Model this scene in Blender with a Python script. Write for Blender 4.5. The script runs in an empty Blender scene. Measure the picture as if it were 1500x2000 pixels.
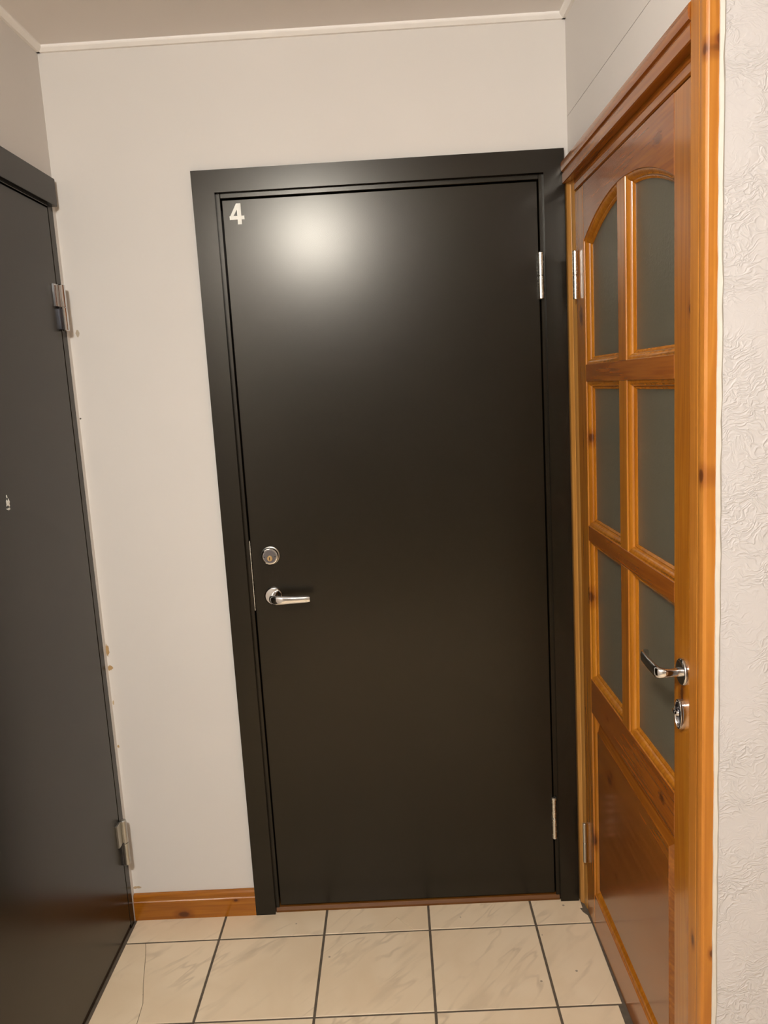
import bpy, bmesh, math, random
from mathutils import Vector, Matrix
random.seed(7)
C = bpy.context.scene.collection
S = bpy.context.scene

# ------------------------------------------------------------------ camera, world, exposure
cam_d = bpy.data.cameras.new('camera'); cam = bpy.data.objects.new('camera', cam_d); C.objects.link(cam)
cam_d.sensor_fit = 'AUTO'; cam_d.sensor_width = 36.0; cam_d.lens = 1553.77 / 2000 * 36.0
cam_d.clip_start = 0.02
RC = ((0.99836825, 0.05448821, 0.01708451), (0.00844224, 0.15505735, -0.9878694), (-0.05647632, 0.98640167, 0.15434433))
cam.matrix_world = Matrix.Translation((0.8607, -2.1964, 1.551)) @ Matrix(RC).to_4x4()
S.camera = cam
w = bpy.data.worlds.new('world'); S.world = w; w.use_nodes = True
w.node_tree.nodes['Background'].inputs[0].default_value = (0.5, 0.45, 0.4, 1)
w.node_tree.nodes['Background'].inputs[1].default_value = 0.02
S.view_settings.view_transform = 'Standard'; S.view_settings.look = 'None'
S.view_settings.exposure = 0.0; S.view_settings.gamma = 1.0; S.view_settings.use_curve_mapping = False

LAMP_POS = (0.47, -2.42, 2.462)
LAMP_POWER = 480.0
LAMP_COL = (1.0, 0.972, 0.915)

# ------------------------------------------------------------------ measures (metres)
H = 2.462                      # ceiling
W = 1.354                      # right wall at the back corner
TH = 0.0126                    # the right wall leaves the square by this angle
TA = 0.015                     # thickness of the dark architraves
YR = -6.5                      # far end of the hall behind the camera
XR = 3.60                      # right end of the hall

# ------------------------------------------------------------------ mesh helpers
class MB:
    def __init__(s): s.bm = bmesh.new()
    def box(s, x0, x1, y0, y1, z0, z1, bev=0.0, seg=2):
        x0, x1 = min(x0, x1), max(x0, x1); y0, y1 = min(y0, y1), max(y0, y1); z0, z1 = min(z0, z1), max(z0, z1)
        vs = [s.bm.verts.new((x, y, z)) for x in (x0, x1) for y in (y0, y1) for z in (z0, z1)]
        fs = [(0, 1, 3, 2), (4, 6, 7, 5), (0, 4, 5, 1), (2, 3, 7, 6), (0, 2, 6, 4), (1, 5, 7, 3)]
        faces = [s.bm.faces.new([vs[i] for i in f]) for f in fs]
        if bev > 0:
            es = list({e for f in faces for e in f.edges})
            bmesh.ops.bevel(s.bm, geom=es, offset=bev, segments=seg, affect='EDGES', profile=0.5)
        return s
    def prism(s, poly, fn, d0, d1, bev=0.0):
        """poly: 2D points; fn(a, b, d) -> xyz; extruded from depth d0 to d1, edge at d1 eased by bev"""
        n = len(poly)
        lo = [s.bm.verts.new(fn(a, b, d0)) for a, b in poly]
        if bev > 0:
            sg = 1 if d1 > d0 else -1
            mid = [s.bm.verts.new(fn(a, b, d1 - sg * bev)) for a, b in poly]
            ins = offset_poly(poly, bev)
            hi = [s.bm.verts.new(fn(a, b, d1)) for a, b in ins]
            rings = [lo, mid, hi]
        else:
            hi = [s.bm.verts.new(fn(a, b, d1)) for a, b in poly]; rings = [lo, hi]
        for r0, r1 in zip(rings, rings[1:]):
            for i in range(n):
                j = (i + 1) % n; s.bm.faces.new((r0[i], r0[j], r1[j], r1[i]))
        s.bm.faces.new(hi); s.bm.faces.new(lo[::-1])
        return s
    def loft(s, rings, close=True, cap=True):
        R = [[s.bm.verts.new(p) for p in r] for r in rings]
        n = len(R[0])
        for r0, r1 in zip(R, R[1:]):
            for i in range(n if close else n - 1):
                j = (i + 1) % n; s.bm.faces.new((r0[i], r0[j], r1[j], r1[i]))
        if cap and close: s.bm.faces.new(R[0][::-1]); s.bm.faces.new(R[-1])
        return s
    def lathe(s, c, axis, prof, n=32):
        """prof: list of (radius, height along axis)"""
        a = Vector(axis).normalized(); u = a.orthogonal().normalized(); v = a.cross(u); c = Vector(c)
        rings = []
        for r, h in prof:
            rings.append([c + a * h + (u * math.cos(2 * math.pi * i / n) + v * math.sin(2 * math.pi * i / n)) * max(r, 1e-5) for i in range(n)])
        return s.loft(rings)
    def sweep(s, pts, sizes, up, n=16, p=2.6):
        """super-ellipse section swept along pts; sizes (half width across up, half height along up)"""
        pts = [Vector(q) for q in pts]; rings = []; up = Vector(up)
        for i, q in enumerate(pts):
            t = (pts[min(i + 1, len(pts) - 1)] - pts[max(i - 1, 0)]).normalized()
            side = t.cross(up).normalized(); u2 = side.cross(t).normalized()
            a, b = sizes[i]; ring = []
            for k in range(n):
                th = 2 * math.pi * k / n; c, sn = math.cos(th), math.sin(th)
                ring.append(q + side * a * math.copysign(abs(c) ** (2 / p), c) + u2 * b * math.copysign(abs(sn) ** (2 / p), sn))
            rings.append(ring)
        return s.loft(rings)
    def build(s, name, mat, parent=None, smooth=False, angle=35, label=None):
        bm = s.bm
        bmesh.ops.recalc_face_normals(bm, faces=bm.faces)
        if parent is not None:
            loc = OFF[parent.name]
            bmesh.ops.translate(bm, verts=bm.verts, vec=-loc)
        me = bpy.data.meshes.new(name); bm.to_mesh(me); bm.free()
        o = bpy.data.objects.new(name, me); C.objects.link(o)
        me.materials.append(mat)
        if smooth:
            for f in me.polygons: f.use_smooth = True
            me.set_sharp_from_angle(angle=math.radians(angle))
            md = o.modifiers.new('weighted_normal', 'WEIGHTED_NORMAL'); md.keep_sharp = True
        if parent is not None:
            o.parent = parent; OFF[o.name] = OFF[parent.name]
        else: OFF[o.name] = Vector((0, 0, 0))
        if label: o['label'] = label
        return o
OFF = {}
def offset_poly(poly, d):
    """inward offset of a counter-clockwise or clockwise polygon with mitred corners"""
    n = len(poly); area = sum(poly[i][0] * poly[(i + 1) % n][1] - poly[(i + 1) % n][0] * poly[i][1] for i in range(n))
    sg = 1 if area > 0 else -1; out = []
    for i in range(n):
        p0, p1, p2 = Vector(poly[i - 1]), Vector(poly[i]), Vector(poly[(i + 1) % n])
        a = (p1 - p0).normalized(); b = (p2 - p1).normalized()
        na = Vector((-a.y, a.x)) * sg; nb = Vector((-b.y, b.x)) * sg
        m = (na + nb); k = d / max(0.25, 1 + na.dot(nb))
        out.append(tuple(p1 + m * k))
    return out
def empty(name, loc, label=None, cat=None, kind=None, rz=0.0):
    o = bpy.data.objects.new(name, None); C.objects.link(o); o.location = loc; o.rotation_euler = (0, 0, rz)
    o.empty_display_size = 0.1; OFF[o.name] = Vector(loc)
    if label: o['label'] = label
    if cat: o['category'] = cat
    if kind: o['kind'] = kind
    return o
def struct(o, label, cat):
    o['kind'] = 'structure'; o['label'] = label; o['category'] = cat
    return o

# ------------------------------------------------------------------ materials
class NT:
    def __init__(s, name):
        s.m = bpy.data.materials.new(name); s.m.use_nodes = True; s.t = s.m.node_tree; s.b = s.t.nodes['Principled BSDF']
    def n(s, typ, **kw):
        o = s.t.nodes.new('ShaderNode' + typ)
        for k, v in kw.items():
            if k.startswith('i_'):
                key = k[2:]; key = int(key) if key.isdigit() else key.replace('_', ' ')
                o.inputs[key].default_value = v
            else: setattr(o, k, v)
        return o
    def l(s, a, b): s.t.links.new(a, b)
    def set(s, **kw):
        for k, v in kw.items(): s.b.inputs[k.replace('_', ' ')].default_value = v
    def math(s, op, a, b=None, c=None, clamp=False):
        o = s.n('Math', operation=op); o.use_clamp = clamp
        for i, v in enumerate((a, b, c)):
            if v is None: continue
            if isinstance(v, (int, float)): o.inputs[i].default_value = v
            else: s.l(v, o.inputs[i])
        return o.outputs[0]
    def mix(s, fac, a, b, typ='MIX'):
        o = s.n('Mix', data_type='RGBA', blend_type=typ)
        for i, v in ((0, fac), (6, a), (7, b)):
            if isinstance(v, (int, float)): o.inputs[i].default_value = v
            elif isinstance(v, tuple): o.inputs[i].default_value = (*v, 1) if len(v) == 3 else v
            else: s.l(v, o.inputs[i])
        return o.outputs[2]
    def ramp(s, fac, stops):
        o = s.n('ValToRGB'); e = o.color_ramp.elements
        while len(e) < len(stops): e.new(0.5)
        for i, (p, c) in enumerate(stops): e[i].position = p; e[i].color = (*c, 1) if len(c) == 3 else c
        s.l(fac, o.inputs[0]); return o.outputs[0]
    def mapr(s, v, a, b, c=0.0, d=1.0, smooth=True):
        o = s.n('MapRange'); o.interpolation_type = 'SMOOTHSTEP' if smooth else 'LINEAR'
        s.l(v, o.inputs[0])
        for i, q in enumerate((a, b, c, d)): o.inputs[1 + i].default_value = q
        return o.outputs[0]
    def bump(s, h, strength=0.2, dist=0.001):
        o = s.n('Bump'); o.inputs['Strength'].default_value = strength; o.inputs['Distance'].default_value = dist
        s.l(h, o.inputs['Height']); s.l(o.outputs[0], s.b.inputs['Normal']); return o

def objco(N, scale=(1, 1, 1), rand=0.0):
    tc = N.n('TexCoord'); v = tc.outputs['Object']
    if rand:
        oi = N.n('ObjectInfo'); c = N.n('CombineXYZ')
        a = N.math('MULTIPLY', oi.outputs['Random'], rand); b = N.math('MULTIPLY', oi.outputs['Random'], rand * 1.7)
        N.l(a, c.inputs[0]); N.l(b, c.inputs[1]); N.l(N.math('MULTIPLY', oi.outputs['Random'], rand * 0.6), c.inputs[2])
        ad = N.n('VectorMath', operation='ADD'); N.l(v, ad.inputs[0]); N.l(c.outputs[0], ad.inputs[1]); v = ad.outputs[0]
    mp = N.n('Mapping'); mp.inputs['Scale'].default_value = scale; N.l(v, mp.inputs['Vector'])
    return mp.outputs[0], tc.outputs['Object']

def paint(name, col, rough=0.75, marks=(), relief=0.06, var=0.04):
    """flat wall paint; marks: (x, z, half width, half height, colour) worn spots in metres on the wall"""
    N = NT(name); v, raw = objco(N)
    n1 = N.n('TexNoise', i_Scale=2.3, i_Detail=3.0); N.l(v, n1.inputs[0])
    base = N.mix(n1.outputs[0], tuple(c * (1 - var) for c in col), tuple(min(1, c * (1 + var)) for c in col))
    n2 = N.n('TexNoise', i_Scale=260.0, i_Detail=3.0); N.l(v, n2.inputs[0])
    if marks:
        sx = N.n('SeparateXYZ'); N.l(raw, sx.inputs[0])
        n3 = N.n('TexNoise', i_Scale=130.0, i_Detail=3.0); N.l(v, n3.inputs[0])
        for (x, z, a, b, c) in marks:
            dx = N.math('DIVIDE', N.math('SUBTRACT', sx.outputs[0], x), a); dz = N.math('DIVIDE', N.math('SUBTRACT', sx.outputs[2], z), b)
            r = N.math('ADD', N.math('MULTIPLY', dx, dx), N.math('MULTIPLY', dz, dz))
            r = N.math('ADD', r, N.math('MULTIPLY', N.math('SUBTRACT', n3.outputs[0], 0.5), 2.2))
            base = N.mix(N.mapr(r, 0.55, 1.0, 1.0, 0.0), base, c)
    N.l(base, N.b.inputs['Base Color']); N.set(Roughness=rough)
    N.bump(n2.outputs[0], relief, 0.0006)
    return N.m

def wood(name, axis, knots=(), tone=1.0, ring=0.15, rough=0.22, coat=0.32, cols=((0.475, 0.188, 0.016), (0.360, 0.120, 0.0075), (0.185, 0.047, 0.004))):
    """lacquered pine, grain along axis (0 x, 1 y, 2 z) in object space; knots: (x, y, z, size)"""
    N = NT(name)
    sc = [26.0, 26.0, 26.0]; sc[axis] = 1.1
    v, raw = objco(N, (1, 1, 1), 3.0)
    # bend the grain round the knots
    kmask = None
    mp = N.n('Mapping'); mp.inputs['Scale'].default_value = sc; N.l(v, mp.inputs[0])
    n1 = N.n('TexNoise', i_Scale=1.0, i_Detail=3.0, i_Distortion=0.5); N.l(mp.outputs[0], n1.inputs[0])
    mp2 = N.n('Mapping'); s2 = [q * 7 for q in sc]; s2[axis] = 5.0; mp2.inputs['Scale'].default_value = s2; N.l(v, mp2.inputs[0])
    n2 = N.n('TexNoise', i_Scale=1.0, i_Detail=2.0); N.l(mp2.outputs[0], n2.inputs[0])
    mp3 = N.n('Mapping'); s3 = [3.2] * 3; s3[axis] = 0.9; mp3.inputs['Scale'].default_value = s3; N.l(v, mp3.inputs[0])
    n3 = N.n('TexNoise', i_Scale=1.0, i_Detail=1.0); N.l(mp3.outputs[0], n3.inputs[0])
    rings = N.math('MULTIPLY_ADD', N.math('SINE', N.math('MULTIPLY', n1.outputs[0], 34.0)), 0.5, 0.5)
    f = N.math('ADD', N.math('MULTIPLY', rings, ring), N.math('MULTIPLY', n2.outputs[0], 0.34))
    f = N.math('ADD', f, N.math('MULTIPLY', n3.outputs[0], 0.42))
    t = tone
    col = N.ramp(f, [(p_, tuple(q_ * t for q_ in c_)) for p_, c_ in zip((0.15, 0.46, 0.85), cols)])
    sx = N.n('SeparateXYZ'); N.l(raw, sx.inputs[0])
    nk = N.n('TexNoise', i_Scale=45.0, i_Detail=2.0); N.l(raw, nk.inputs[0])
    for (x, y, z, a) in knots:
        r = None
        for i, q in enumerate((x, y, z)):
            if q is None: continue
            sz = a * (1.7 if i == axis else 1.0)
            d = N.math('DIVIDE', N.math('SUBTRACT', sx.outputs[i], q), sz); d = N.math('MULTIPLY', d, d)
            r = d if r is None else N.math('ADD', r, d)
        r = N.math('ADD', r, N.math('MULTIPLY', N.math('SUBTRACT', nk.outputs[0], 0.5), 1.2))
        col = N.mix(N.mapr(r, 0.3, 5.0, 0.55, 0.0), col, (0.17 * t, 0.038 * t, 0.004 * t))
        col = N.mix(N.mapr(r, 0.2, 1.1, 0.85, 0.0), col, (0.075, 0.018, 0.004))
    N.l(col, N.b.inputs['Base Color'])
    N.set(Roughness=rough, Coat_Weight=coat, Coat_Roughness=0.13)
    N.bump(n2.outputs[0], 0.025, 0.0004)
    N.set(Specular_IOR_Level=0.38)
    return N.m

def dark_paint(name, rough=0.265):
    N = NT(name); v, raw = objco(N)
    n1 = N.n('TexNoise', i_Scale=380.0, i_Detail=2.0); N.l(v, n1.inputs[0])
    n2 = N.n('TexNoise', i_Scale=5.0, i_Detail=4.0); N.l(v, n2.inputs[0])
    N.l(N.mix(n2.outputs[0], (0.0068, 0.0050, 0.0026), (0.0080, 0.0058, 0.0031)), N.b.inputs['Base Color'])
    N.set(Roughness=rough, Specular_IOR_Level=0.42, Specular_Tint=(1.0, 0.95, 0.86, 1))
    N.bump(n1.outputs[0], 0.02, 0.0003)
    return N.m

def metal(name, col, rough=0.14, brushed=False):
    N = NT(name); N.set(Base_Color=(*col, 1), Metallic=1.0, Roughness=rough)
    v, raw = objco(N)
    n1 = N.n('TexNoise', i_Scale=90.0, i_Detail=3.0); N.l(v, n1.inputs[0])
    N.l(N.mapr(n1.outputs[0], 0.3, 0.7, rough, rough + 0.02), N.b.inputs['Roughness'])
    return N.m

def tile_mat():
    N = NT('beige_glazed_tile'); v, raw = objco(N, (1, 1, 1), 9.0)
    d = N.n('TexNoise', i_Scale=4.0, i_Detail=4.0, i_Distortion=0.6); N.l(v, d.inputs[0])
    base = N.mix(N.mapr(d.outputs[0], 0.3, 0.7), (0.750, 0.590, 0.400), (0.815, 0.665, 0.475))
    # thin oblique marble veins
    rot = N.n('Mapping', vector_type='TEXTURE'); rot.inputs['Rotation'].default_value = (0, 0, 0.82); rot.inputs['Scale'].default_value = (0.42, 0.10, 1); N.l(v, rot.inputs[0])
    v1 = N.n('TexNoise', i_Scale=1.1, i_Detail=3.0, i_Roughness=0.55, i_Distortion=0.35); N.l(rot.outputs[0], v1.inputs[0])
    line = N.math('ABSOLUTE', N.math('SUBTRACT', v1.outputs[0], 0.5))
    mask = N.math('MULTIPLY', N.mapr(line, 0.0, 0.035, 1.0, 0.0), N.mapr(d.outputs[0], 0.44, 0.64))
    base = N.mix(N.math('MULTIPLY', mask, 0.36), base, (0.40, 0.285, 0.175))
    v2 = N.n('TexNoise', i_Scale=1.6, i_Detail=3.0); N.l(rot.outputs[0], v2.inputs[0])
    base = N.mix(N.mapr(v2.outputs[0], 0.54, 0.74, 0.0, 0.30), base, (0.47, 0.36, 0.235))
    # specks of dirt
    sp = N.n('TexVoronoi', i_Scale=13.0); N.l(v, sp.inputs[0])
    base = N.mix(N.mapr(sp.outputs['Distance'], 0.035, 0.055, 0.65, 0.0), base, (0.10, 0.07, 0.045))
    N.l(base, N.b.inputs['Base Color'])
    N.l(N.mapr(d.outputs[0], 0.3, 0.7, 0.36, 0.46), N.b.inputs['Roughness'])
    b = N.n('TexNoise', i_Scale=18.0, i_Detail=3.0); N.l(v, b.inputs[0]); N.bump(b.outputs[0], 0.06, 0.002)
    return N.m

def grout_mat():
    N = NT('dark_grout'); v, raw = objco(N)
    n = N.n('TexNoise', i_Scale=60.0, i_Detail=5.0); N.l(v, n.inputs[0])
    N.l(N.mix(n.outputs[0], (0.055, 0.042, 0.028), (0.150, 0.115, 0.080)), N.b.inputs['Base Color']); N.set(Roughness=0.9)
    N.bump(n.outputs[0], 0.4, 0.001); return N.m

def embossed():
    """vinyl wallpaper with a crumpled embossing"""
    N = NT('embossed_wallpaper'); v, raw = objco(N)
    w0 = N.n('TexNoise', i_Scale=16.0, i_Detail=2.0); N.l(v, w0.inputs[0])
    ad = N.n('VectorMath', operation='MULTIPLY_ADD'); N.l(w0.outputs[1], ad.inputs[0]); ad.inputs[1].default_value = (0.10, 0.10, 0.10); N.l(v, ad.inputs[2])
    mp = N.n('Mapping'); mp.inputs['Scale'].default_value = (0.55, 1, 1.35); mp.inputs['Rotation'].default_value = (0, 0.35, 0); N.l(ad.outputs[0], mp.inputs[0])
    a = N.n('TexNoise', i_Scale=84.0, i_Detail=2.0, i_Roughness=0.45, i_Distortion=0.5); N.l(mp.outputs[0], a.inputs[0])
    ridge = N.math('SUBTRACT', 1.0, N.math('MULTIPLY', N.math('ABSOLUTE', N.math('SUBTRACT', a.outputs[0], 0.5)), 6.0), clamp=True)
    patch = N.n('TexNoise', i_Scale=13.0, i_Detail=1.0); N.l(v, patch.inputs[0])
    ridge = N.math('MULTIPLY', N.math('POWER', ridge, 1.6), N.mapr(patch.outputs[0], 0.30, 0.65, 0.15, 1.0))
    fine = N.n('TexNoise', i_Scale=230.0, i_Detail=2.0); N.l(v, fine.inputs[0])
    h = N.math('ADD', ridge, N.math('MULTIPLY', fine.outputs[0], 0.22))
    N.set(Base_Color=(0.515, 0.486, 0.480, 1), Roughness=0.62)
    N.bump(h, 0.50, 0.0022); return N.m

def glass_mat():
    N = NT('frosted_glass'); v, raw = objco(N)
    n = N.n('TexNoise', i_Scale=140.0, i_Detail=2.0); N.l(v, n.inputs[0])
    N.set(Base_Color=(0.60, 0.57, 0.44, 1), Roughness=0.40, IOR=1.5, Transmission_Weight=0.9)
    N.bump(n.outputs[0], 0.5, 0.0016); return N.m

def plain(name, col, rough=0.6, metallic=0.0):
    N = NT(name); v, raw = objco(N); n = N.n('TexNoise', i_Scale=40.0, i_Detail=2.0); N.l(v, n.inputs[0])
    N.l(N.mix(n.outputs[0], tuple(c * 0.92 for c in col), tuple(min(1, c * 1.08) for c in col)), N.b.inputs['Base Color'])
    N.set(Roughness=rough, Metallic=metallic); return N.m

WALLC = (0.700, 0.662, 0.625)
BRN = (0.42, 0.27, 0.12)
M = {}
M['wall_back'] = paint('cream_wall_paint', WALLC, marks=(
    (0.022, 1.742, 0.006, 0.010, (0.45, 0.38, 0.29)), (0.004, 0.850, 0.0055, 0.020, BRN), (0.006, 0.796, 0.0085, 0.0090, BRN),
    (0.003, 1.5135, 0.0028, 0.0028, (0.08, 0.07, 0.05)), (0.010, 0.100, 0.016, 0.0045, (0.45, 0.33, 0.20)),
    (0.004, 0.555, 0.0035, 0.005, BRN), (0.004, 0.690, 0.003, 0.007, (0.5, 0.38, 0.24))))
M['wall'] = paint('cream_side_wall_paint', WALLC)
M['ceiling'] = paint('matt_ceiling_paint', (0.840, 0.795, 0.765), rough=0.9, var=0.03)
M['trim'] = paint('white_trim_paint', (0.92, 0.885, 0.850), rough=0.55, relief=0.03)
M['emboss'] = embossed()
M['caulk'] = plain('white_caulk', (0.54, 0.50, 0.44), 0.6)
M['dark'] = dark_paint('dark_brown_door_paint')
M['gap'] = plain('raw_frame_edge', (0.05, 0.030, 0.016), 0.8)
M['tile'] = tile_mat(); M['grout'] = grout_mat(); M['glass'] = glass_mat()
M['chrome'] = metal('polished_chrome', (0.70, 0.70, 0.71), 0.05)
M['nickel'] = metal('satin_nickel', (0.78, 0.77, 0.72), 0.26)
M['steel'] = metal('dull_zinc', (0.55, 0.54, 0.50), 0.34)
M['gunmetal'] = metal('grey_lock_face', (0.20, 0.20, 0.225), 0.22)
M['brass'] = metal('brass_key_core', (0.70, 0.50, 0.26), 0.28)
M['white'] = plain('white_vinyl', (0.86, 0.85, 0.78), 0.45)
M['black'] = plain('black_keyway', (0.01, 0.01, 0.01), 0.5)
M['wood_x'] = wood('pine_baseboard', 0, knots=((0.150, None, 0.014, 0.011), (0.31, None, 0.052, 0.004)), tone=0.95)
M['threshold'] = wood('pine_threshold', 0, tone=0.36, rough=0.5, coat=0.0)

# ------------------------------------------------------------------ shell of the hall
b = MB()
b.box(-0.14, 0.4215, 0, 0.12, 0, H); b.box(0.4215, 1.2925, 0, 0.12, 2.085, H); b.box(1.2925, XR, 0, 0.12, 0, H)
struct(b.build('wall_back', M['wall_back']), 'cream painted end wall around the dark numbered door', 'wall')
b = MB()                                                        # left wall, opening y -0.018 .. -0.955
b.box(-0.12, 0, 0, -0.018, 0, H); b.box(-0.12, 0, -0.018, -0.955, 2.083, H); b.box(-0.12, 0, -0.955, YR, 0, H)
struct(b.build('wall_left', M['wall']), 'cream painted side wall above the dark door with no number', 'wall')

def RW(name, label=None, cat=None, kind=None):                  # everything set in the skewed right wall hangs on such an empty
    return empty(name, (W, 0, 0), label, cat, kind, TH)
# right wall: lengthwise pieces in the wall's own frame (x into the wall, -y towards the hall)
o = None
b = MB()
b.box(W, W + 0.10, 0.0, -0.012, 0, 2.09)
sl = 0.0012                                                     # joint between two boards above the wooden door
def slab(zlo0, zlo1, zhi0, zhi1):
    vs = []
    for x in (W, W + 0.10):
        vs.append([b.bm.verts.new((x, y, z)) for y, z in ((0.02, zlo0), (-0.944, zlo1), (-0.944, zhi1), (0.02, zhi0))])
    b.bm.faces.new(vs[0]); b.bm.faces.new(vs[1][::-1])
    for i in range(4):
        j = (i + 1) % 4; b.bm.faces.new((vs[0][i], vs[0][j], vs[1][j], vs[1][i]))
slab(2.054, 2.054, 2.2155 - sl / 2, 2.2045 - sl / 2); slab(2.2155 + sl / 2, 2.2045 + sl / 2, H, H)
b.box(W + 0.006, W + 0.09, -0.01, -0.94, 2.19, 2.23)
b.box(W, W + 0.10, -0.885, -0.944, 0, 2.054)
o = b.build('wall_right', M['wall'])
o.data.transform(Matrix.Translation((-W, 0, 0))); o.location = (W, 0, 0); o.rotation_euler = (0, 0, TH)
struct(o, 'cream painted strip of side wall above the pine door with a fine joint', 'wall')

XN = 1.3655; YN = -0.951                                        # outer corner where the embossed wall turns off
b = MB(); b.box(XN, XR, YN, YN + 0.10, 0, H)
struct(b.build('wall_near_right', M['emboss']), 'white embossed wallpaper wall beside the pine door', 'wall')
b = MB(); b.box(XR, XR + 0.1, 0.12, YR, 0, H)
struct(b.build('wall_far_right', M['wall']), 'cream wall closing the hall behind the pine door', 'wall')
b = MB(); b.box(-0.12, XR + 0.1, YR, YR - 0.1, 0, H)
struct(b.build('wall_front', M['wall']), 'cream wall at the other end of the hall', 'wall')
b = MB(); b.box(-0.14, XR + 0.1, 0.12, YR - 0.1, H, H + 0.1)
struct(b.build('ceiling', M['ceiling']), 'matt beige ceiling with white trim along its edges', 'ceiling')

# ceiling trim: small eased moulding along the walls
def trim_run(name, a, bb, inward, label):
    a, bb, q = Vector(a), Vector(bb), Vector(inward)
    d, h = 0.018, 0.0135
    prof = [(0, 0), (0, -h), (0.008, -h), (d - 0.0015, -0.0065), (d, -0.004), (d, 0)]
    m = MB(); m.loft([[p + q * u + Vector((0, 0, v)) for u, v in prof] for p in (a, bb)])
    return struct(m.build(name, M['trim']), label, 'trim')
trim_run('trim_1', (0, 0, H), (W, 0, H), (0, -1, 0), 'white ceiling trim along the wall of the numbered door')
trim_run('trim_2', (0, -0.0, H), (0, YR, H), (1, 0, 0), 'white ceiling trim above the dark door with no number')
trim_run('trim_3', (W, -0.0, H), (W + 0.952 * TH, -0.952, H), (-1, 0, 0), 'white ceiling trim above the pine door')
trim_run('trim_4', (XN, YN, H), (XR, YN, H), (0, -1, 0), 'white ceiling trim along the embossed wallpaper wall')
b = MB()
b.loft([[(XN - 0.0030 + random.uniform(-1, 1) * 0.0009, YN - 0.0012, z), (XN + 0.0025 + random.uniform(-1.2, 1.2) * 0.0012, YN - 0.0030, z),
         (XN + 0.010, YN + 0.004, z), (XN - 0.0035, YN + 0.004, z)] for z in [i * 0.035 for i in range(61)]])
struct(b.build('trim_5', M['caulk'], smooth=True), 'narrow uneven bead of white filler along the pine door casing', 'trim')

# baseboard on the back wall between the two dark doors
b = MB()
bp = [(0, 0), (-0.014, 0), (-0.014, 0.050), (-0.0135, 0.058), (-0.0115, 0.0605), (-0.0125, 0.066), (-0.0115, 0.075), (-0.008, 0.0805), (0, 0.082)]
b.loft([[(x, y, z) for y, z in bp] for x in (0.001, 0.3685)])
struct(b.build('baseboard_back', M['wood_x'], smooth=True, angle=25), 'knotty pine baseboard between the two dark doors', 'baseboard')

# ------------------------------------------------------------------ floor: grout bed and separate tiles
b = MB(); b.box(-0.14, XR + 0.1, 0.12, YR - 0.1, -0.08, -0.0022)
floor = struct(b.build('floor', M['grout']), 'beige glazed tile floor with dark grout lines', 'floor')
g = 0.0034; S0 = 0.3058; TX = 0.2765; TY = -0.1144
def tile(poly):
    m = MB(); m.prism(poly, lambda a, c, d: (a, c, d), -0.0070, random.uniform(-0.0003, 0.0002), 0.0007)
    return m.build('tile', M['tile'], floor)
xs = [(0.006, TX - g)] + [(TX + k * S0 + g, TX + (k + 1) * S0 - g) for k in range(3)]
x4 = TX + 3 * S0 + g
row = 0; y1 = -0.001
ycuts = []
while y1 > YR + 0.05:
    y0 = TY - row * S0 + g if True else 0
    ycuts.append((max(y0, YR), y1)); y1 = TY - row * S0 - g; row += 1
for r, (y0, y1) in enumerate(ycuts):
    cols = list(xs)
    if r == 0: cols.append((x4, 1.3525))
    elif r == 1: cols.append((x4, 1.3535))
    elif r == 2: cols.append((x4, 1.343))
    elif y1 > -0.95: cols.append((x4, 1.350))
    else:
        cols.append((x4, TX + 4 * S0 - g))
        for k in range(4, 12):
            xa, xb = TX + k * S0 + g, min(TX + (k + 1) * S0 - g, XR)
            if xb - xa > 0.02: cols.append((xa, xb))
    for c, (xa, xb) in enumerate(cols):
        if r == 3 and c == 4: xb = 1.350
        P = [(xa, y0), (xb, y0), (xb, y1), (xa, y1)]
        if r == 1 and c == 0:                                   # tile cracked from edge to edge
            cr = [(0.0633, y1), (0.0790, -0.170), (0.0919, -0.2227), (0.1053, -0.2752), (0.1267, -0.3487), (0.1319, y0)]
            e = 0.0005
            tile([(xa, y1), (xa, y0)] + [(p - e, q) for p, q in cr[::-1]])
            tile([(p + e, q) for p, q in cr] + [(xb, y0), (xb, y1)])
        elif r == 0 and c == 2:                                 # tile with a loose triangular chip at its edge
            e = 0.0008; A, Bm, D = (0.744, y0), (0.7935, -0.0525), (0.842, y0)
            tile([(xa, y0), (A[0] - e, y0), (Bm[0], Bm[1] + e), (D[0] + e, y0), (xb, y0), (xb, y1), (xa, y1)])
            tile([A, D, (Bm[0], Bm[1] - e)])
        elif r == 0 and c == 4:                                 # corner broken off beside the pine door
            tile([(xa, y0), (xb, y0), (xb - 0.002, -0.082), (xb - 0.0125, -0.066), (xb - 0.0175, -0.044), (xb - 0.0095, -0.046), (xb - 0.008, y1), (xa, y1)])
        else: tile(P)

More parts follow.
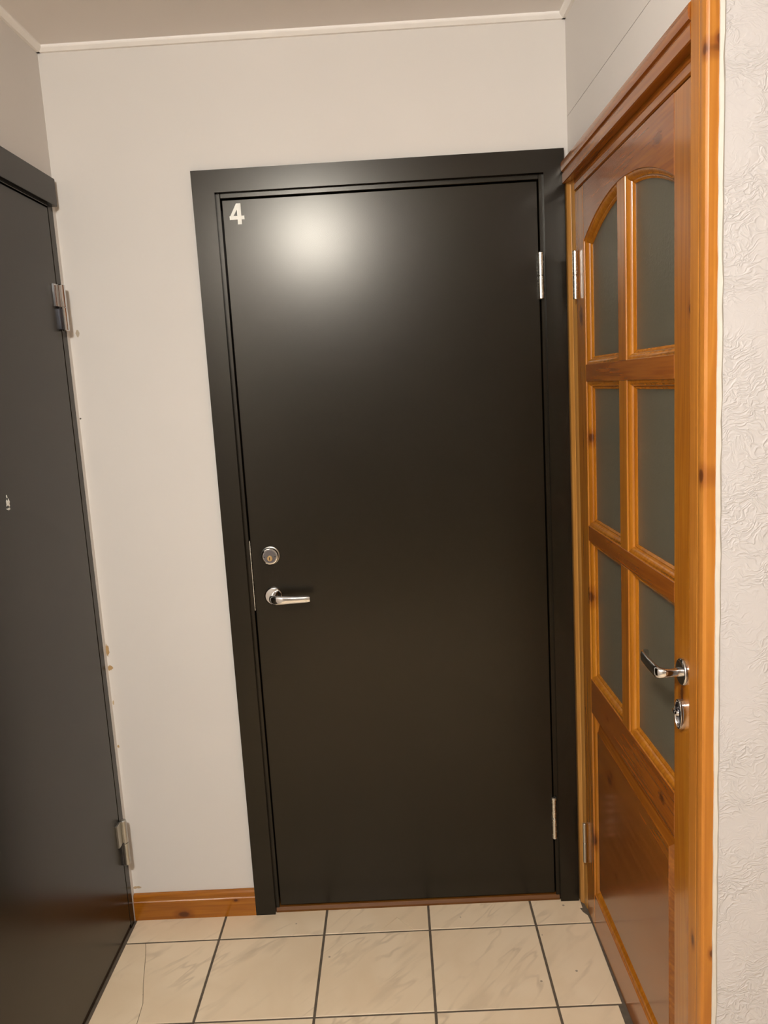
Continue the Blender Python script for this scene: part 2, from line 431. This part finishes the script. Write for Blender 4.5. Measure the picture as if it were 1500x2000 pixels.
# ------------------------------------------------------------------ hardware helpers
def hinge(parent, x, y, z0, z1, r, mat, cone=False, name='hinge', plates=()):
    """two barrels with a hairline between them; plates: boxes of the visible leaf, each a sub-part"""
    zm = (z0 + z1) / 2; m = MB(); e = r * 0.22
    m.lathe((x, y, 0), (0, 0, 1), [(0, z0), (r - e, z0), (r, z0 + e), (r, zm - 0.0016), (r - e * .6, zm - 0.0010), (0, zm - 0.0010)], 24)
    top = [(0, zm + 0.0010), (r - e * .6, zm + 0.0010), (r, zm + 0.0016)]
    if cone: top += [(r * 0.95, z1 - 0.010), (r * 1.18, z1 - 0.006), (r * 1.18, z1 - 0.002), (r * 0.8, z1), (0, z1)]
    else: top += [(r, z1 - e), (r - e, z1), (0, z1)]
    m.lathe((x, y, 0), (0, 0, 1), top, 24)
    m.lathe((x, y, 0), (0, 0, 1), [(0, zm - 0.003), (r * 0.72, zm - 0.003), (r * 0.72, zm + 0.003), (0, zm + 0.003)], 16)
    h = m.build(name, mat, parent, True)
    for p in plates:
        MB().box(*p, bev=0.0006, seg=1).build('hinge_plate', mat, h)
    return h

# ------------------------------------------------------------------ door_1: dark flush door with the number
AL, AR, AT = 0.3689, 1.3407, 2.1361
IL, IR, IT = 0.4274, 1.2868, 2.0792
LL, LR, LT, LB = 0.4420, 1.2718, 2.0615, 0.0215
d1 = empty('door_1', (LL, 0, 0), 'dark brown flush door numbered 4 with round lock and lever handle', 'door', 'structure')
def mitre(pts, name, parent, mat, fn, t):
    m = MB(); m.prism(pts, fn, 0.0, t); return m.build(name, mat, parent)
fb = lambda a, c, d: (a, -d, c)
mitre([(AL, 0), (IL, 0), (IL, IT), (AL, AT)], 'architrave', d1, M['dark'], fb, TA)
mitre([(IR, 0), (AR, 0), (AR, AT), (IR, IT)], 'architrave', d1, M['dark'], fb, TA)
mitre([(AL, AT), (IL, IT), (IR, IT), (AR, AT)], 'architrave', d1, M['dark'], fb, TA)
# frame: jambs and head with a rebate stop behind the leaf
for (xa, xb, xs_) in ((0.4216, 0.4385, 0.458), (1.2753, 1.2924, 1.256)):
    m = MB(); m.box(xa, xb, -0.0015, 0.115, 0, IT + 0.005, 0.0012, 1); m.box(min(xa, xs_), max(xb, xs_), 0.046, 0.114, 0, IT + 0.004)
    m.build('jamb', M['dark'], d1)
m = MB(); m.box(0.4386, 1.2752, -0.0015, 0.115, LT + 0.0045, IT + 0.005, 0.0012, 1); m.box(0.4386, 1.2752, 0.046, 0.114, 2.045, LT + 0.006)
m.build('head_frame', M['dark'], d1)
m = MB(); m.loft([[(x, y, z) for y, z in ((-0.006, 0.0), (-0.006, 0.006), (-0.001, 0.0145), (0.012, 0.017), (0.11, 0.017), (0.11, 0.0))] for x in (0.4290, 1.2850)])
m.build('threshold', M['threshold'], d1, label='brown wooden threshold strip')
leaf1 = MB().box(LL, LR, -0.0020, 0.040, LB, LT, 0.0016, 2).build('door_leaf', M['dark'], d1)
# number: three strokes of one flat cut-out figure
def digit_four(x0, z0, wd, ht, y):
    m = MB(); P = lambda a, c: (x0 + a * wd, z0 + c * ht)
    for k, poly in enumerate(([(0.53, 0.0), (0.80, 0.0), (0.80, 1.0), (0.53, 1.0)],
                 [(0.0, 0.23), (1.0, 0.23), (1.0, 0.405), (0.0, 0.405)],
                 [(0.0, 0.34), (0.215, 0.34), (0.70, 0.905), (0.70, 1.0), (0.50, 1.0)])):
        m.prism([P(a, c) for a, c in poly], lambda a, c, d: (a, y - d, c), 0.0, 0.0007 + 0.00012 * k)
    return m
digit_four(0.4600, 1.9985, 0.0390, 0.0530, -0.0020).build('number_four', M['white'], leaf1, label='white figure 4')
# lever handle on a round rosette
def rosette(parent, c, axis, r, t, mat, name='handle_rosette'):
    return MB().lathe(c, axis, [(0, 0), (r, 0), (r, t * 0.55), (r * 0.95, t * 0.85), (r * 0.86, t), (0, t)], 40).build(name, mat, parent, True)
HX, HZ = 0.4965, 0.9850
rosette(leaf1, (HX, -0.0020, HZ), (0, -1, 0), 0.0255, 0.008, M['chrome'])
pts = [(HX, -0.006, HZ), (HX, -0.030, HZ), (HX + 0.001, -0.042, HZ), (HX + 0.006, -0.050, HZ - 0.0005), (HX + 0.016, -0.0545, HZ - 0.001), (HX + 0.035, -0.056, HZ - 0.0015),
       (HX + 0.070, -0.0555, HZ - 0.002), (HX + 0.100, -0.0545, HZ - 0.002), (HX + 0.1075, -0.0540, HZ - 0.002)]
sz = [(0.0085, 0.0085), (0.0085, 0.0085), (0.0085, 0.0105), (0.0085, 0.0125), (0.0070, 0.0130), (0.0060, 0.0115), (0.0055, 0.0095), (0.0055, 0.0090), (0.0045, 0.0078)]
MB().sweep(pts, sz, (0, 0, 1), 20).build('lever_handle', M['chrome'], leaf1, True, 60)
# lock: escutcheon, ring, brass core and keyway
KX, KZ = 0.4960, 1.1020
rosette(leaf1, (KX, -0.0020, KZ), (0, -1, 0), 0.0262, 0.0035, M['steel'], 'lock_escutcheon')
MB().lathe((KX, -0.0050, KZ), (0, -1, 0), [(0, 0), (0.0240, 0), (0.0240, 0.010), (0.0225, 0.0125), (0.0200, 0.0130), (0.0190, 0.0118), (0, 0.0118)], 40).build('lock_ring', M['chrome'], leaf1, True)
MB().lathe((KX, -0.0160, KZ), (0, -1, 0), [(0, 0), (0.0182, 0), (0.0182, 0.0012), (0, 0.0012)], 40).build('lock_face', M['gunmetal'], leaf1, True)
MB().lathe((KX, -0.0165, KZ - 0.0055), (0, -1, 0), [(0, 0), (0.0078, 0), (0.0078, 0.0026), (0.0070, 0.0032), (0, 0.0032)], 28).build('lock_core', M['brass'], leaf1, True)
MB().box(KX - 0.0012, KX + 0.0012, -0.0194, -0.0201, KZ - 0.0105, KZ - 0.0015).build('keyway', M['black'], leaf1)
for sgn in (-1, 1):
    MB().box(KX + sgn * 0.0152 - 0.0022, KX + sgn * 0.0152 + 0.0022, -0.0160, -0.0175, KZ - 0.0022, KZ - 0.0006).build('lock_slot', M['black'], leaf1)
MB().box(0.4389, 0.4412, -0.0017, 0.024, 0.944, 1.146, 0.0004, 1).build('strike_plate', M['nickel'], d1)
hinge(d1, 1.2744, -0.0088, 1.7600, 1.8810, 0.0080, M['nickel'], plates=((1.2685, 1.2722, -0.0035, 0.003, 1.823, 1.880), (1.2760, 1.2795, -0.0030, 0.003, 1.761, 1.817)))
hinge(d1, 1.2744, -0.0078, 0.2010, 0.3320, 0.0070, M['nickel'], cone=True)

# ------------------------------------------------------------------ door_2: dark flush door in the left wall
d2 = empty('door_2', (0, -0.05, 0), 'dark brown flush door without number, steel hinges, in the left wall', 'door', 'structure')
fl = lambda a, c, d: (d, a, c)
m = MB(); m.prism([(-0.0205, 2.0665), (-0.0205, 2.1360), (-1.012, 2.1360), (-1.012, 2.0665)], fl, 0.0, TA, 0.0014); m.build('architrave', M['dark'], d2)
m = MB(); m.prism([(-0.953, 0), (-0.953, 2.0665), (-1.012, 2.0665), (-1.012, 0)], fl, 0.0, TA, 0.0014); m.build('architrave', M['dark'], d2)
m = MB(); m.box(-0.115, -0.0005, -0.0185, -0.0475, 0, 2.083, 0.001, 1); m.box(-0.114, -0.046, -0.020, -0.066, 0, 2.05); m.build('jamb', M['dark'], d2)
m = MB(); m.box(-0.115, 0.0012, -0.9545, -0.890, 0, 2.083, 0.001, 1); m.build('jamb', M['dark'], d2)
m = MB(); m.box(-0.115, -0.0006, -0.048, -0.8895, 2.0635, 2.083, 0.001, 1); m.box(-0.114, -0.046, -0.048, -0.889, 2.04, 2.0635); m.build('head_frame', M['dark'], d2)
m = MB(); m.box(-0.115, -0.004, -0.048, -0.8895, 0.0, 0.010, 0.001, 1); m.build('threshold', M['gap'], d2)
MB().box(-0.0135, -0.0004, -0.0120, -0.0180, 0, 2.066).build('raw_wood_strip', M['gap'], d2)
leaf2 = MB().box(-0.042, -0.0002, -0.0515, -0.8865, 0.0165, 2.0590, 0.0016, 2).build('door_leaf', M['dark'], d2)
for (z0, z1, mt) in ((1.7460, 1.8660, M['chrome']), (0.2080, 0.3480, M['steel'])):
    zm = (z0 + z1) / 2
    hg = hinge(d2, 0.0105, -0.0470, z0, z1, 0.0092, mt, plates=((-0.0004, 0.0060, -0.0545, -0.0820, zm + 0.0012, z1 - 0.001),))
    MB().box(-0.0008, 0.0045, -0.0400, -0.0600, z0 + 0.004, zm - 0.0012, 0.0006, 1).build('hinge_plate', M['gunmetal'], hg)  # dark plate stands in for the barrel's shadow and reflection on the door
# torn remains of a sticker on the leaf
m = MB(); q = 0.001
for poly in ([(0, .012), (.003, .018), (.006, .013), (.0085, .017), (.011, .014), (.0105, .009), (.0115, .006), (.007, .0075), (.003, .0045), (.001, .0055), (.002, .009)],
             [(.001, .0), (.006, -.0012), (.012, .0010), (.0135, .0025), (.008, .0022), (.003, .0030)],
             [(.0055, .0195), (.0075, .0190), (.0085, .0235), (.0068, .0245)]):
    m.prism([(-0.4510 - a * 1.45, 1.3310 + c * 1.35) for a, c in poly], fl, -0.0002, 0.0004)
m.build('sticker_scrap', M['white'], leaf2, label='torn white remains of a sticker')

# ------------------------------------------------------------------ door_3: glazed pine door in the right wall
d3 = RW('door_3', 'lacquered pine door with six frosted panes, raised lower panel and lever handle', 'door', 'structure')
# in this frame: x = depth into the wall minus W, y along the wall, z up (mesh code below uses W + depth)
kn = lambda y, z, a: (None, y, z, a)
M['pine_v'] = wood('pine_upright_grain', 2, knots=(kn(-0.836, 1.652, 0.0065), kn(-0.853, 1.5234, 0.009), kn(-0.1465, 0.2783, 0.012), kn(-0.150, 0.975, 0.011), kn(-0.157, 1.395, 0.008), kn(-0.845, 0.513, 0.010), kn(-0.80, 0.965, 0.010), kn(-0.110, 1.70, 0.010)))
M['pine_c'] = wood('pine_casing', 2, knots=(kn(-0.9405, 1.3847, 0.0075), kn(-0.905, 0.545, 0.007), (-0.003, None, 0.553, 0.005), (-0.003, None, 2.022, 0.0045), kn(-0.945, 2.010, 0.006)), rough=0.38, coat=0.0, cols=((0.520, 0.225, 0.040), (0.410, 0.150, 0.018), (0.240, 0.070, 0.008)))
M['pine_j'] = wood('pine_frame', 2, cols=((0.560, 0.300, 0.085), (0.440, 0.205, 0.045), (0.300, 0.120, 0.020)))
M['pine_h'] = wood('pine_level_grain', 1, knots=(kn(-0.681, 1.962, 0.009), kn(-0.69, 0.70, 0.007), kn(-0.30, 0.70, 0.006)), cols=((0.370, 0.122, 0.012), (0.265, 0.074, 0.0065), (0.140, 0.032, 0.003)))
M['pine_p'] = wood('pine_panel', 1, knots=(kn(-0.301, 0.533, 0.012), kn(-0.316, 0.555, 0.007), kn(-0.35, 0.30, 0.007)), ring=0.16, cols=((0.330, 0.112, 0.010), (0.225, 0.067, 0.0055), (0.110, 0.026, 0.003)))
fr = lambda a, c, d: (W + d, a, c)                              # a along y, c height, d depth into the wall
YF, YNR, ZB, ZT = -0.0640, -0.8500, 0.0050, 2.0135              # leaf outline
SF, SN = -0.1470, -0.7600                                       # inner edges of the stiles
MA, MBk = -0.4285, -0.4800                                      # mullion
rails = [(1.5370, 1.5795), (1.1260, 1.1655), (0.6520, 0.7465)]  # two glazing rails and the lock rail
ZP = 0.1100
arc_c, arc_r = (SF + SN) / 2, 0.0
half = abs(SN - SF) / 2; sag = 0.0700; ZA = 1.8800
arc_r = (half * half + sag * sag) / (2 * sag); arc_z = ZA + sag - arc_r
arch = lambda y: arc_z + math.sqrt(arc_r ** 2 - (y - arc_c) ** 2)
TL = 0.040
def board(poly, name, mat, bev=0.0012): 
    m = MB(); m.prism(poly, fr, TL, 0.0, bev); return m.build(name, mat, d3)
board([(YF, ZB), (SF, ZB), (SF, ZT), (YF, ZT)], 'stile', M['pine_v'], 0.002)
board([(SN, ZB), (YNR, ZB), (YNR, ZT), (SN, ZT)], 'stile', M['pine_v'], 0.002)
na = 28
ap = [(SF + (SN - SF) * i / na, arch(SF + (SN - SF) * i / na)) for i in range(na + 1)]
board(ap + [(SN, ZT), (SF, ZT)], 'top_rail', M['pine_h'], 0.0008)
for (a, c), nm in zip(rails, ('glazing_rail', 'glazing_rail', 'lock_rail')):
    board([(SF, a), (SN, a), (SN, c), (SF, c)], nm, M['pine_h'], 0.0008)
board([(SF, ZB), (SN, ZB), (SN, ZP), (SF, ZP)], 'bottom_rail', M['pine_h'], 0.0008)
zs = [(rails[2][1], rails[1][0]), (rails[1][1], rails[0][0]), (rails[0][1], None)]
for (a, c) in zs:
    top = [(MBk, c), (MA, c)] if c else [(MBk, arch(MBk)), (arc_c, arch(arc_c)), (MA, arch(MA))]
    board([(MA, a), (MBk, a)] + top, 'mullion', M['pine_v'], 0.0008)
# moulded edge running round every opening, then the pane or panel inside it
def moulding(poly, prof, mat, name, smooth=True):
    rings = [[fr(a, c, d) for a, c in (offset_poly(poly, r) if r else poly)] for r, d in prof]
    m = MB(); m.loft(rings, close=True, cap=False)
    return m.build(name, mat, d3, smooth, 28)
PR = [(0.0, 0.0012), (0.0008, 0.0030), (0.0040, 0.0036), (0.0085, 0.0060), (0.0120, 0.0098), (0.0130, 0.0128), (0.0150, 0.0132), (0.0190, 0.0165), (0.0195, 0.0215)]
for (ya, yb) in ((SF, MA), (MBk, SN)):
    for (a, c) in zs:
        if c: poly = [(ya, a), (yb, a), (yb, c), (ya, c)]
        else:
            k = 14; poly = [(ya, a), (yb, a)] + [(yb + (ya - yb) * i / k, arch(yb + (ya - yb) * i / k)) for i in range(k + 1)]
        moulding(poly, PR, M['pine_v'], 'glazing_bead')
        m = MB(); m.prism(offset_poly(poly, 0.0165), fr, 0.0225, 0.0180); m.build('glass_pane', M['glass'], d3)
pp = [(SF, ZP), (SN, ZP), (SN, rails[2][0]), (SF, rails[2][0])]
moulding(pp, [(0.0, 0.0012), (0.0010, 0.0035), (0.0050, 0.0042), (0.0120, 0.0085), (0.0165, 0.0135), (0.0170, 0.0170)], M['pine_v'], 'panel_moulding')
rg = [(0.0165, 0.0240), (0.0165, 0.0195), (0.0180, 0.0185), (0.0400, 0.0062), (0.0406, 0.0040), (0.0420, 0.0036)]
rings = [[fr(a, c, d) for a, c in offset_poly(pp, r)] for r, d in rg]
m = MB(); m.loft(rings, close=True, cap=True); m.build('raised_panel', M['pine_p'], d3, True, 20)
# frame: jambs and head behind the casing
def run_v(prof, z0, z1, name, mat):                             # prof (y, depth) run upright
    m = MB(); m.loft([[(W + d, y, z) for y, d in prof] for z in (z0, z1)]); return m.build(name, mat, d3, True, 25)
run_v([(-0.0010, 0.09), (-0.0010, -0.0105), (-0.0190, -0.0095), (-0.0270, -0.0050), (-0.0300, -0.0015), (-0.0305, 0.0005), (-0.0330, -0.0015), (-0.0420, -0.0010), (-0.0540, 0.0020), (-0.0605, 0.0060), (-0.0608, 0.09)], 0.0, 2.050, 'jamb', M['pine_j'])
run_v([(-0.8535, 0.09), (-0.8535, 0.0010), (-0.8840, 0.0010), (-0.8840, 0.09)], 0.0, 2.046, 'jamb', M['pine_v'])
m = MB(); m.loft([[(W + d, y, z) for d, z in ((0.09, 2.0170), (0.003, 2.0170), (0.0000, 2.0200), (-0.0005, 2.0330), (0.002, 2.0345), (0.0005, 2.0365), (0.0005, 2.0500), (0.09, 2.0500))] for y in (-0.0610, -0.8533)])
m.build('head_frame', M['pine_h'], d3, True, 25)
for y_ in ((-0.0609, -0.075), (-0.8530, -0.835)):
    MB().box(W + 0.0425, W + 0.088, y_[0], y_[1], 0, 2.016).build('door_stop', M['pine_v'], d3)
MB().box(W + 0.0425, W + 0.088, -0.0755, -0.8345, 2.000, 2.0165).build('door_stop', M['pine_h'], d3)
# casing: flat board with a bead along its outer edge
def casing_prof(w):                                             # (distance from the inner edge, depth)
    out = [(0.0, 0.0), (0.0, -0.0165), (0.0020, -0.0190), (w - 0.0330, -0.0200), (w - 0.0305, -0.0188), (w - 0.0295, -0.0172), (w - 0.0280, -0.0172), (w - 0.0265, -0.0196)]
    for i in range(7):
        t = i / 6; out.append((w - 0.0250 + 0.0220 * t, -0.0205 - 0.0030 * math.sin(math.pi * (0.15 + 0.7 * t))))
    out += [(w - 0.0010, -0.0195), (w, -0.0175), (w, 0.0)]
    return out
wv = 0.0685
run_v([(-0.8815 - u, d) for u, d in casing_prof(wv)], 0.0, 2.1060, 'casing', M['pine_c'])
m = MB(); m.loft([[(W + d, y, 2.0470 + u) for u, d in casing_prof(0.0560)] for y in (-0.0165, -0.8813)]); m.build('casing', M['pine_h'], d3, True, 25)
# lever handle, rosette, thumb-turn and hinges
ry, rz_ = -0.8090, 1.0110
lev = MB().sweep([(W - 0.004, ry, rz_), (W - 0.020, ry, rz_), (W - 0.034, ry, rz_), (W - 0.0425, ry + 0.0015, rz_), (W - 0.0455, ry + 0.0055, rz_), (W - 0.0465, ry + 0.014, rz_),
                  (W - 0.0465, ry + 0.050, rz_ + 0.0005), (W - 0.0455, ry + 0.085, rz_ + 0.001), (W - 0.0430, ry + 0.096, rz_ + 0.001), (W - 0.0360, ry + 0.1040, rz_ + 0.001), (W - 0.0310, ry + 0.1065, rz_ + 0.001)],
                 [(0.0080, 0.0080), (0.0080, 0.0080), (0.0085, 0.0085), (0.0080, 0.0100), (0.0070, 0.0110), (0.0060, 0.0115), (0.0055, 0.0110), (0.0055, 0.0105), (0.0055, 0.0100), (0.0050, 0.0090), (0.0040, 0.0075)], (0, 0, 1), 20).build('lever_handle', M['chrome'], d3, True, 60)
rosette(lev, (W, ry, rz_), (-1, 0, 0), 0.0250, 0.0075, M['chrome'])
ey, ez = -0.8060, 0.9290
def oval(a, bz, d): return [(W - d, ey + a * math.cos(2 * math.pi * i / 40), ez + bz * math.sin(2 * math.pi * i / 40)) for i in range(40)]
esc = MB().loft([oval(0.0175, 0.0290, 0.0), oval(0.0175, 0.0290, 0.007), oval(0.0165, 0.0280, 0.0100), oval(0.0145, 0.0260, 0.0105), oval(0.0135, 0.0250, 0.0090), oval(0.0130, 0.0245, 0.0060)]).build('thumb_turn_plate', M['chrome'], d3, True, 40)
MB().lathe((W - 0.005, ey, ez + 0.004), (-1, 0, 0), [(0, 0), (0.0095, 0), (0.0095, 0.006), (0.0085, 0.0075), (0, 0.0075)], 28).build('thumb_turn_hub', M['gunmetal'], esc, True)
MB().loft([oval(0.0129, 0.0244, 0.0055), oval(0.0129, 0.0244, 0.0068)]).build('thumb_turn_face', M['gunmetal'], esc)
MB().sweep([(W - 0.0115, ey - 0.0085, ez + 0.005), (W - 0.0150, ey - 0.0075, ez + 0.005), (W - 0.0155, ey, ez + 0.005), (W - 0.0150, ey + 0.0075, ez + 0.005), (W - 0.0115, ey + 0.0085, ez + 0.005)],
           [(0.0030, 0.0042)] * 5, (0, 0, 1), 14).build('thumb_turn_knob', M['chrome'], esc, True, 60)
hinge(d3, W - 0.0070, -0.0850, 1.7470, 1.8680, 0.0064, M['nickel'])
hinge(d3, W - 0.0060, -0.0690, 0.1600, 0.2820, 0.0055, M['steel'])

# ------------------------------------------------------------------ ceiling lamp behind the camera
lx, ly, lz = LAMP_POS
lamp = empty('ceiling_lamp', LAMP_POS, 'round white opal ceiling lamp lighting the hall', 'lamp')
MB().lathe((lx, ly, lz), (0, 0, -1), [(0, 0), (0.150, 0), (0.150, 0.016), (0.145, 0.020), (0, 0.020)], 48).build('lamp_base', M['white'], lamp, True)
N = NT('lit_opal_glass'); N.set(Base_Color=(0.9, 0.88, 0.84, 1), Roughness=0.3, Emission_Color=(*LAMP_COL, 1), Emission_Strength=LAMP_POWER)
MB().lathe((lx, ly, lz), (0, 0, -1), [(0, 0.0202), (0.108, 0.0202), (0.112, 0.034), (0.108, 0.056), (0.092, 0.078), (0.064, 0.093), (0.032, 0.100), (0, 0.102)], 32).build('lamp_dome', N.m, lamp, True)
